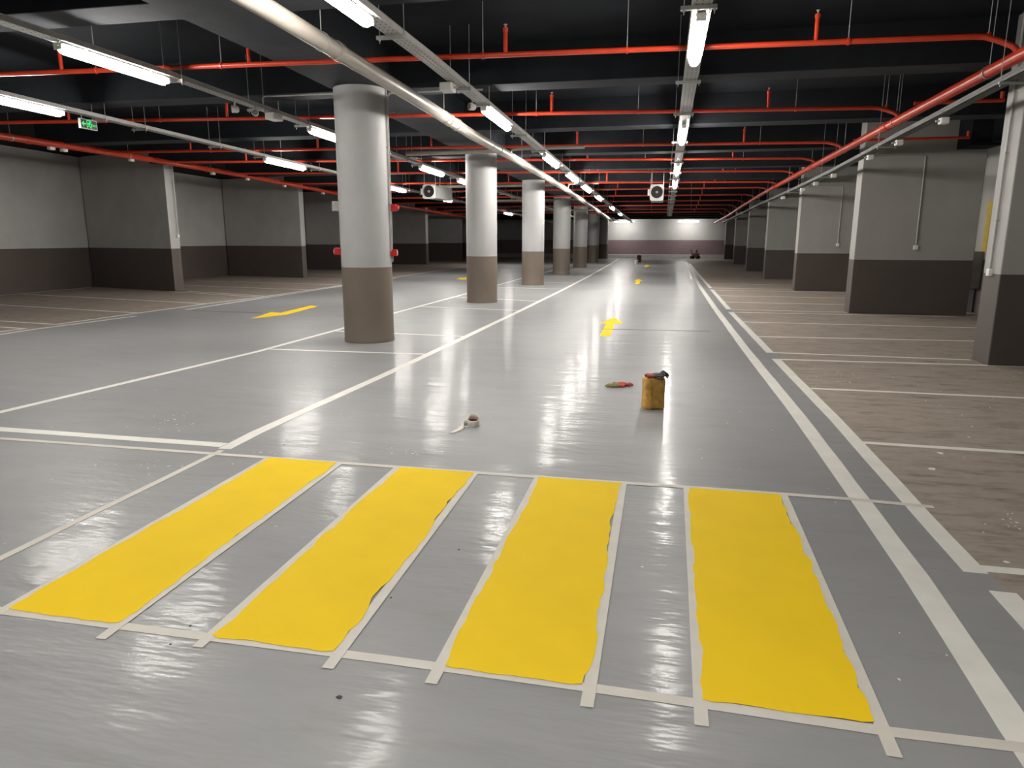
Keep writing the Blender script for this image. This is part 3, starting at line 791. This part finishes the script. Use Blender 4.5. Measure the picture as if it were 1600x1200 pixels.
for yb, xl, xr in ((15.35, -5.75, -1.75), (24.75, -8.4, -2.3), (31.5, -8.4, None), (38.5, -8.4, None)):
    zb = min(dz(yb) + (.08 if yb < 20 else .17), ceil_z(yb) - .075)
    m = MB().tube([Vector((-3.4, yb - .12, dz(yb) + .03)) - c, Vector((-3.5, yb, zb)) - c, Vector((-3.8, yb + .06, zb)) - c, Vector((xl, yb + .2, zb)) - c], .05, 16)
    m.build('side_branch', 'pvc', root, smooth=True)
    if xr:
        m = MB().tube([Vector((-3.36, yb + .1, dz(yb) + .02)) - c, Vector((-3.33, yb + .1, zb + .01)) - c, Vector((-3.27, yb + .1, zb + .025)) - c, Vector((-3.1, yb + .1, zb + .035)) - c, Vector((xr, yb + .1, zb + .035)) - c], .034, 16)
        m.build('riser_branch', 'pvc', root, smooth=True)

# ------------------------------------------------------------------ conduits and fittings on columns and piers
def conduit(pts, r, label, box=None, name='conduit'):
    c = Vector(pts[-1])
    root = thing('conduit', label, 'conduit', c, group='thin grey conduits')
    MB().tube([Vector(p) - c for p in pts], r, 10).build('tube', 'conduit', root, smooth=True)
    if box:
        a, b, h = box
        MB().box(-a / 2, a / 2, -b / 2, b / 2, -h, 0).build('socket_box', 'white_plastic', root, bevel=.008)
    n = len(pts)
    for p, q in zip(pts, pts[1:]):
        p, q = Vector(p), Vector(q); L = (q - p).length
        for k in range(1, int(L / .8) + 1):
            s = p + (q - p) * (k * .8 / L) if L > .8 else p
            m = MB().box(-.02, .02, -.02, .02, -.008, .008); m.build('clip', 'galv', root, loc=s - c)
    return root
yf = 16.18 - .022
conduit([(3.93, yf, 3.19), (5.045, yf, 3.19), (5.05, yf, 3.17), (5.06, yf, 1.43)], .014, 'thin conduit ending in a white box on the second right pier', (.085, .05, .09))
yf = 22.98 - .022
conduit([(3.97, yf, 3.08), (5.05, yf, 3.08), (5.05, yf, 1.43)], .014, 'thin conduit ending in a white box on the third right pier', (.085, .05, .09))
xf = 4.03 - .022
conduit([(xf, 9.99, ceil_z(9.99) + SLAB - .01), (xf, 9.99, 1.19)], .014, 'conduit down the narrow face of the nearest right pier', (.05, .085, .09))
conduit([(-14.155, 18.75, 3.95), (-14.155, 18.75, 1.66)], .014, 'dark thin conduit on the end of the largest left pier', (.05, .085, .09))
cx, cy = CPOS[0]
def ang(deg, r): return (cx + r * math.cos(math.radians(deg)), cy + r * math.sin(math.radians(deg)))
p, q = ang(172, .395), ang(16, .393)
conduit([(TC - .02, p[1], tray_z(10.12) + .06), (TC - .02, p[1], 3.625), (TC + .02, p[1], 3.64), (p[0] - .04, p[1], 3.64), (p[0], p[1], 3.60), (p[0], p[1], 1.44)], .012, 'conduit from the nearest column over to the left lamp tray')
conduit([(TB + .02, q[1], 3.615), (-3.2, q[1], 3.62), (q[0] + .04, q[1], 3.62), (q[0], q[1], 3.58), (q[0], q[1], 1.2)], .012, 'conduit from the nearest column over to the drain side tray')
q = ang(4, .391)
conduit([(*q, 3.66), (*q, 1.36)], .010, 'second thin conduit down the right edge of the nearest column')
def alarm(deg, z, label, round_):
    o = thing('alarm_box', label, 'alarm box', (*ang(deg, .424), z), math.radians(deg), 'red alarm boxes on the nearest column')
    MB().box(-.05, .05, -.04, .04, -.05, .05).build('housing', 'red_box', o, bevel=.008)
    if round_: MB().lathe([(.045, 0), (.045, .02), (.03, .045), (.01, .05)], 16, (0, 0, 0), 'X').build('sounder', 'red_box', o, smooth=True, loc=(.048, 0, 0))
    else: MB().box(.05, .056, -.02, .02, -.03, .03).build('call_plate', 'white_plastic', o)
alarm(11, 2.0, 'upper red alarm sounder on the right edge of the nearest column', True)
alarm(10, 1.34, 'lower red call box on the right edge of the nearest column', False)
alarm(207, 1.36, 'red call box on the left edge of the nearest column', False)
o = thing('junction_box', 'grey box on the upper left edge of the nearest column', 'junction box', (*ang(207, .424), 2.02), math.radians(207))
MB().box(-.05, .05, -.03, .03, -.07, .07).build('housing', 'conduit', o, bevel=.008)

# ------------------------------------------------------------------ right niche beside second pier
def on_right(px, py): p = at_x(px, py, XR - .02); return p
ys_ = [on_right(1541, 235).y, on_right(1531, 235).y]
ya, yb = min(ys_), max(ys_)
root = thing('riser_duct', 'tall pale duct strip in the gap beside the second right pier', 'duct', (XR - .06, (ya + yb) / 2, 1.3), group=None)
MB().box(-.05, .05, -(yb - ya) / 2, (yb - ya) / 2, 0, 2.1).build('cover', 'white_plastic', root, bevel=.01)
m = MB().tube([(-.055, .02, 1.78), (-.09, -.05, 1.70), (-.06, -.12, 1.62)], .01, 6); m.build('cable', 'black', root)
yc = on_right(1549, 350).y
tag(MB().box(-.05, .04, -.13, .13, 0, 1.02).build('board', 'niche_yellow', loc=(XR - .041, yc, 1.3002), bevel=.006), 'narrow yellow board beside the nearest right pier', 'board')
yc = on_right(1522, 430).y
root = thing('wall_cabinet', 'grey cabinet in the gap behind the nearest right pier', 'cabinet', (XR - .12, yc, 0.52))
MB().box(-.08, .118, -.30, .30, 0, .78).build('body', 'cabinet', root, bevel=.01)
MB().box(-.09, -.078, -.27, .27, .03, .75).build('door', 'cabinet', root, bevel=.004)
MB().box(-.104, -.088, -.2, -.18, .32, .42).build('handle', 'dark_metal', root)
yc = on_right(1516, 475).y
tag(MB().box(-.10, .04, -.13, .13, 0, .50).build('board', 'niche_blue', loc=(XR - .06, yc, .0), bevel=.006), 'pale blue board standing on the floor beside second right pier', 'board')
o = struct(MB().box(5.6, 6.16, 15.5, 16.17, 3.30, ceil_z(16) + SLAB + .02).build('ceiling_beam', 'ceiling', bevel=.01)); o['label'] = 'short dark beam block above the second right pier'
o = struct(MB().box(5.95, XR, 10.75, 15.5, 3.34, ceil_z(13) + SLAB - .02).build('ceiling_beam', 'ceiling', bevel=.01)); o['label'] = 'dark beam along the right wall between two piers'

# ------------------------------------------------------------------ jet fans
def fan(loc, w, h, L, label, rz):
    o = thing('jet_fan', label, 'fan', loc, rz, 'ceiling jet fans')
    fp = MB(); seg = 32; ro = w * .44
    # plate with a round hole
    sq = []
    for i in range(seg):
        a = TAU * i / seg; ca, sa = math.cos(a), math.sin(a)
        k = 1 / max(abs(ca), abs(sa)); 
        k = min(k, 1.28)
        sq.append((w / 2 * k * ca, h / 2 * k * sa))
    for y in (0, .03):
        pass
    A = [[fp.b.verts.new((p[0], y, p[1])) for p in sq] for y in (0, .04)]
    B = [[fp.b.verts.new((ro * math.cos(TAU * i / seg), y, ro * math.sin(TAU * i / seg) + h * .03)) for i in range(seg)] for y in (0, .04)]
    for i in range(seg):
        j = (i + 1) % seg
        fp.b.faces.new((A[0][i], A[0][j], B[0][j], B[0][i])); fp.b.faces.new((A[1][i], B[1][i], B[1][j], A[1][j]))
        fp.b.faces.new((A[0][i], A[1][i], A[1][j], A[0][j])); fp.b.faces.new((B[0][i], B[0][j], B[1][j], B[1][i]))
    fp.build('face_plate', 'white_plastic', o)
    bd = MB().box(-w * .46, w * .46, .04, L, -h * .46, h * .46).build('silencer', 'grey_metal', o, bevel=.03)
    MB().lathe([(ro * .99, .038), (ro * .99, .041)], 24, (0, 0, h * .03), 'Y').build('duct_mouth', 'black', o)
    m = MB()
    for k in range(6):
        mt = Matrix.Translation((0, .03, h * .03)) @ Matrix.Rotation(TAU * k / 6, 4, 'Y') @ Matrix.Rotation(.6, 4, 'Z')
        m.box(.25 * ro, .9 * ro, -.003, .003, -.16 * ro, .16 * ro, mt)
    im = m.build('impeller', 'galv', o)
    MB().lathe([(.2 * ro, .0), (.2 * ro, .03)], 16, (0, 0, h * .03), 'Y').build('hub', 'white_plastic', im)
    m = MB()
    for k in (.5, .75, .97): m.lathe([(ro * k - .004, -.012), (ro * k + .004, -.012), (ro * k + .004, -.004), (ro * k - .004, -.004)], 28, (0, 0, h * .03), 'Y', True)
    for a in (0, PI / 2): m.box(-ro, ro, -.012, -.006, -.005, .005, Matrix.Translation((0, 0, h * .03)) @ Matrix.Rotation(a, 4, 'Y'))
    m.build('guard', 'dark_metal', o)
    MB().box(-w / 2 - .07, -w / 2 - .002, .02, .14, -.08, .10).build('terminal_box', 'white_plastic', o, bevel=.01)
    z = loc[2]
    for y in (.12, L - .15):
        m = MB(); yw = loc[1] + y
        m.box(-w * .5, w * .5, y - .02, y + .02, h * .46, h * .46 + .03)
        for x in (-w * .45, w * .45): m.tube([(x, y, h * .46), (x, y, ceil_z(yw) + SLAB - z - .01)], .006, 6)
        m.build('hanger', 'rod', o)
fan((-.305, 22.0, 2.90), .40, .47, 1.6, 'jet fan above the main lane, left of the lamp tray', 0)
fan((-7.42, 22.0, 3.01), .42, .44, 1.7, 'jet fan seen between the nearest and second columns', -.05)

# ------------------------------------------------------------------ loose things on the floor
def rounded_can(name, w, d, h, label, loc, rz, group=None, mat='can'):
    o = thing(name, label, 'jerrycan', loc, rz, group)
    m = MB(); rings = []; N = 48
    for z, k in ((0, .90), (.004, .955), (.014, .99), (.03, 1), (h * .3, 1.0), (h * .32, .985), (h * .7, .985), (h * .72, 1.0), (h * .84, 1), (h * .90, .975), (h * .94, .91), (h * .955, .80)):
        ring = []
        for i in range(N):
            a = TAU * (i + .5) / N; ca, sa = math.cos(a), math.sin(a); e = .42
            x = math.copysign(abs(ca) ** e, ca) * w / 2 * k; y = math.copysign(abs(sa) ** e, sa) * d / 2 * k
            zz = max(z, .014) if (abs(x) < w * .17 and z < .014) else z
            ring.append(m.b.verts.new((x, y, zz + (.0 if z < h * .9 else -.012 * max(0, x / w)))))
        rings.append(ring)
    for A, B in zip(rings, rings[1:]):
        for i in range(N): m.b.faces.new((A[i], A[(i + 1) % N], B[(i + 1) % N], B[i]))
    m.b.faces.new(rings[0][::-1]); m.b.faces.new(rings[-1])
    body = m.build('body', mat, o, smooth=True)
    for sx in (-.25, .25):
        MB().box(w * sx - .004, w * sx + .004, -d / 2 - .004, -d / 2 + .005, h * .25, h * .72).build('moulded_rib', mat, body, bevel=.003)
    MB().tube([(-w * .15, 0, h * .94), (-w * .13, 0, h * .985), (w * .1, 0, h * .995), (w * .3, 0, h * .985), (w * .32, 0, h * .93)], .012, 10).build('handle', mat, o, smooth=True)
    m = MB().lathe([(.022, h * .94), (.022, h * .985), (.027, h * .985), (.027, h * 1.02), (.02, h * 1.025)], 16, (-w * .33, 0, 0)); m.build('cap', 'can_cap' if mat == 'can' else 'black', o, smooth=True)
    return o
jx, jy = on_floor(1019.5, 640.5)
JH = .315
rounded_can('jerrycan', .196, .15, JH, 'stained mustard plastic jerrycan standing in the main lane', (jx, jy + .075, .0004), .34)

def glove(name, loc, rz, label, hand, cuff, scale=1., tilt=0., curl=0., group='work gloves'):
    o = thing(name, label, 'glove', loc, rz, group); o.rotation_euler = (tilt, 0, rz); o.scale = (scale,) * 3
    m = MB()
    def tb(pts, rs): m.tube(pts, .01, 8, True, rs)
    tb([(-.045, 0, .018), (-.02, 0, .022), (.02, .0, .022), (.045, 0, .018)], [.026, .03, .03, .024])
    tb([(-.045, .018, .016), (0, .022, .018), (.045, .024, .016)], [.02, .022, .018]); tb([(-.045, -.018, .016), (0, -.022, .018), (.045, -.024, .016)], [.02, .022, .018])
    for k, (y, L) in enumerate(((-.033, .055), (-.011, .072), (.011, .078), (.033, .064))):
        yo = y * 1.35
        tb([(.035, y, .016), (.035 + L * .45, y * 1.15 + .004 * (k - 1), .022 + curl), (.035 + L * .8, yo, .017 + curl * .6), (.035 + L, yo + .004, .011)], [.012, .0115, .0105, .007])
    tb([(-.02, -.03, .014), (.0, -.055, .018), (.025, -.07, .013), (.038, -.072, .010)], [.014, .013, .011, .007])
    for v in m.b.verts: v.co.z = max(.0, v.co.z * .8)
    m.build('hand', hand, o, smooth=True)
    m = MB()
    m.tube([(-.04, 0, .018), (-.075, 0, .016), (-.105, .004, .014)], .03, 12, True, [.033, .036, .039])
    for v in m.b.verts: v.co.z = .016 + (v.co.z - .016) * .42
    m.build('cuff', cuff, o, smooth=True)
    return o
gx, gy = on_floor(966, 603)
glove('work_glove', (gx + .045, gy + .02, .001), PI * .94 + PI, 'red work glove lying on the floor left of the jerrycan', 'glove_red', 'glove_olive', 1.0, 0, .012)
glove('work_glove', (gx - .03, gy - .06, .001), PI * 1.03, 'olive work glove lying in front of the red one, left of the jerrycan', 'glove_olive', 'glove_red', .95, 0, .006)
glove('work_glove', (jx + .030, jy + .050, JH * .965), .3, 'black work glove draped on top of the jerrycan', 'glove_black', 'glove_red', .95, .3, .025)

# roll of masking tape with loose tail
tx0, ty0 = on_floor(737.5, 667.5)
ty0 += .045
o = thing('tape_roll', 'cream roll of masking tape with a loose tail, lying in the lane', 'tape roll', (tx0, ty0, .0005))
MB().lathe([(.040, 0), (.049, .0), (.050, .002), (.050, .048), (.049, .05), (.040, .05)], 36, close=True).build('roll', 'tape_roll', o, smooth=True)
MB().lathe([(.0365, .001), (.0398, .001), (.0398, .049), (.0365, .049)], 32, close=True).build('core', 'core', o, smooth=True)
def ribbon(pts, dirs, w, name, par):
    m = MB(); V = []
    for p, d in zip(pts, dirs):
        p, d = Vector(p), Vector(d).normalized() * w / 2
        V.append((m.b.verts.new(p - d), m.b.verts.new(p + d)))
    for a, b in zip(V, V[1:]): m.b.faces.new((a[0], a[1], b[1], b[0]))
    ob = m.build(name, 'tape_roll', par, smooth=True)
    md = ob.modifiers.new('solid', 'SOLIDIFY'); md.thickness = .0008; md.offset = 0
    return ob
ribbon([(-.048, -.015, .03), (-.066, -.03, .026), (-.080, -.045, .018), (-.085, -.06, .012), (-.076, -.085, .010), (-.078, -.13, .004), (-.095, -.20, .0025), (-.118, -.265, .0025)],
       [(0, 0, 1), (-.1, -.2, 1), (.4, -.5, .8), (.9, -.3, .3), (1, 0, .1), (1, -.05, 0), (1, -.15, 0), (1, -.2, 0)], .048, 'loose_tail', o)
m = MB(); V = []
for i in range(17):
    a = math.radians(-15 + 200 * i / 16); t = i / 16
    up = .008 + .050 * max(0, math.sin(PI * t)) ** .55
    r1 = .0505; r2 = .0505 - .35 * max(0, up - .01)
    V.append((m.b.verts.new((r1 * math.cos(a), r1 * math.sin(a), .040)), m.b.verts.new((r2 * math.cos(a) + .004, r2 * math.sin(a), .044 + up))))
for a, b in zip(V, V[1:]): m.b.faces.new((a[0], b[0], b[1], a[1]))
ob = m.build('loose_flap', 'tape_roll', o, smooth=True)
md = ob.modifiers.new('solid', 'SOLIDIFY'); md.thickness = .0012; md.offset = 0

# far objects in the lane
fx, fy = on_floor(998.5, 409)
rounded_can('jerrycan', .30, .24, .46, 'brown container standing far along the main lane', (fx, fy, .0004), .1, None, 'wood_box')
bx, by = on_floor(994, 413.2)
o = thing('paint_bucket', 'small white paint bucket in front of the far brown container', 'bucket', (bx, by, .0004))
MB().lathe([(.10, 0), (.12, .26), (.128, .262), (.128, .28), (.118, .28), (.098, .01)], 24, close=True).build('body', 'white_plastic', o, smooth=True)
MB().lathe([(.001, .20), (.116, .20), (.116, .206), (.001, .206)], 20).build('paint', 'white_paint', o)
MB().tube([(.124 * math.cos(a), .02, .26 - .12 * math.sin(a)) for a in [PI * i / 10 for i in range(11)]], .005, 6).build('handle', 'rod', o)
cxx, cyy = on_floor(1084.5, 404)
o = thing('marking_machine', 'small dusty wheeled machine near the far wall', 'machine', (cxx, min(cyy, 58.3), .0004), .2)
MB().box(-.22, .32, -.2, .2, .12, .46).build('body', 'machine', o, bevel=.03)
MB().lathe([(.001, 0), (.09, 0), (.09, .22), (.06, .26), (.001, .26)], 18, (.12, 0, .45)).build('tank', 'machine', o, smooth=True)
for x in (-.2, .25):
    for y in (-.23, .23): MB().lathe([(.03, -.025), (.13, -.025), (.13, .025), (.03, .025)], 20, (x, y, .13), 'Y').build('wheel', 'black', o, smooth=True)
MB().tube([(-.2, -.15, .4), (-.34, -.15, .74), (-.34, .15, .74), (-.2, .15, .4)], .018, 8).build('handle', 'dark_metal', o)

# ------------------------------------------------------------------ light, camera, view
w = bpy.data.worlds.new('dark_world'); S.world = w; w.use_nodes = True
w.node_tree.nodes['Background'].inputs['Color'].default_value = (.02, .02, .022, 1)
w.node_tree.nodes['Background'].inputs['Strength'].default_value = .0
cam = bpy.data.cameras.new('camera'); cam.sensor_width = 36; cam.lens = FOC / 1600 * 36; cam.clip_end = 200; cam.clip_start = .05
co = bpy.data.objects.new('camera', cam); COL.objects.link(co)
co.matrix_world = Matrix(((R_.x, U_.x, -_f.x, 0), (R_.y, U_.y, -_f.y, 0), (R_.z, U_.z, -_f.z, EYE), (0, 0, 0, 1)))
S.camera = co
S.view_settings.view_transform = 'Standard'; S.view_settings.look = 'None'
S.view_settings.gamma = 1; S.view_settings.use_curve_mapping = False
S.view_settings.exposure = 0.0
S.cycles.max_bounces = 10; S.cycles.diffuse_bounces = 6; S.cycles.glossy_bounces = 4
S.cycles.use_light_tree = True
S.cycles.use_denoising = True
S.cycles.sample_clamp_indirect = 6
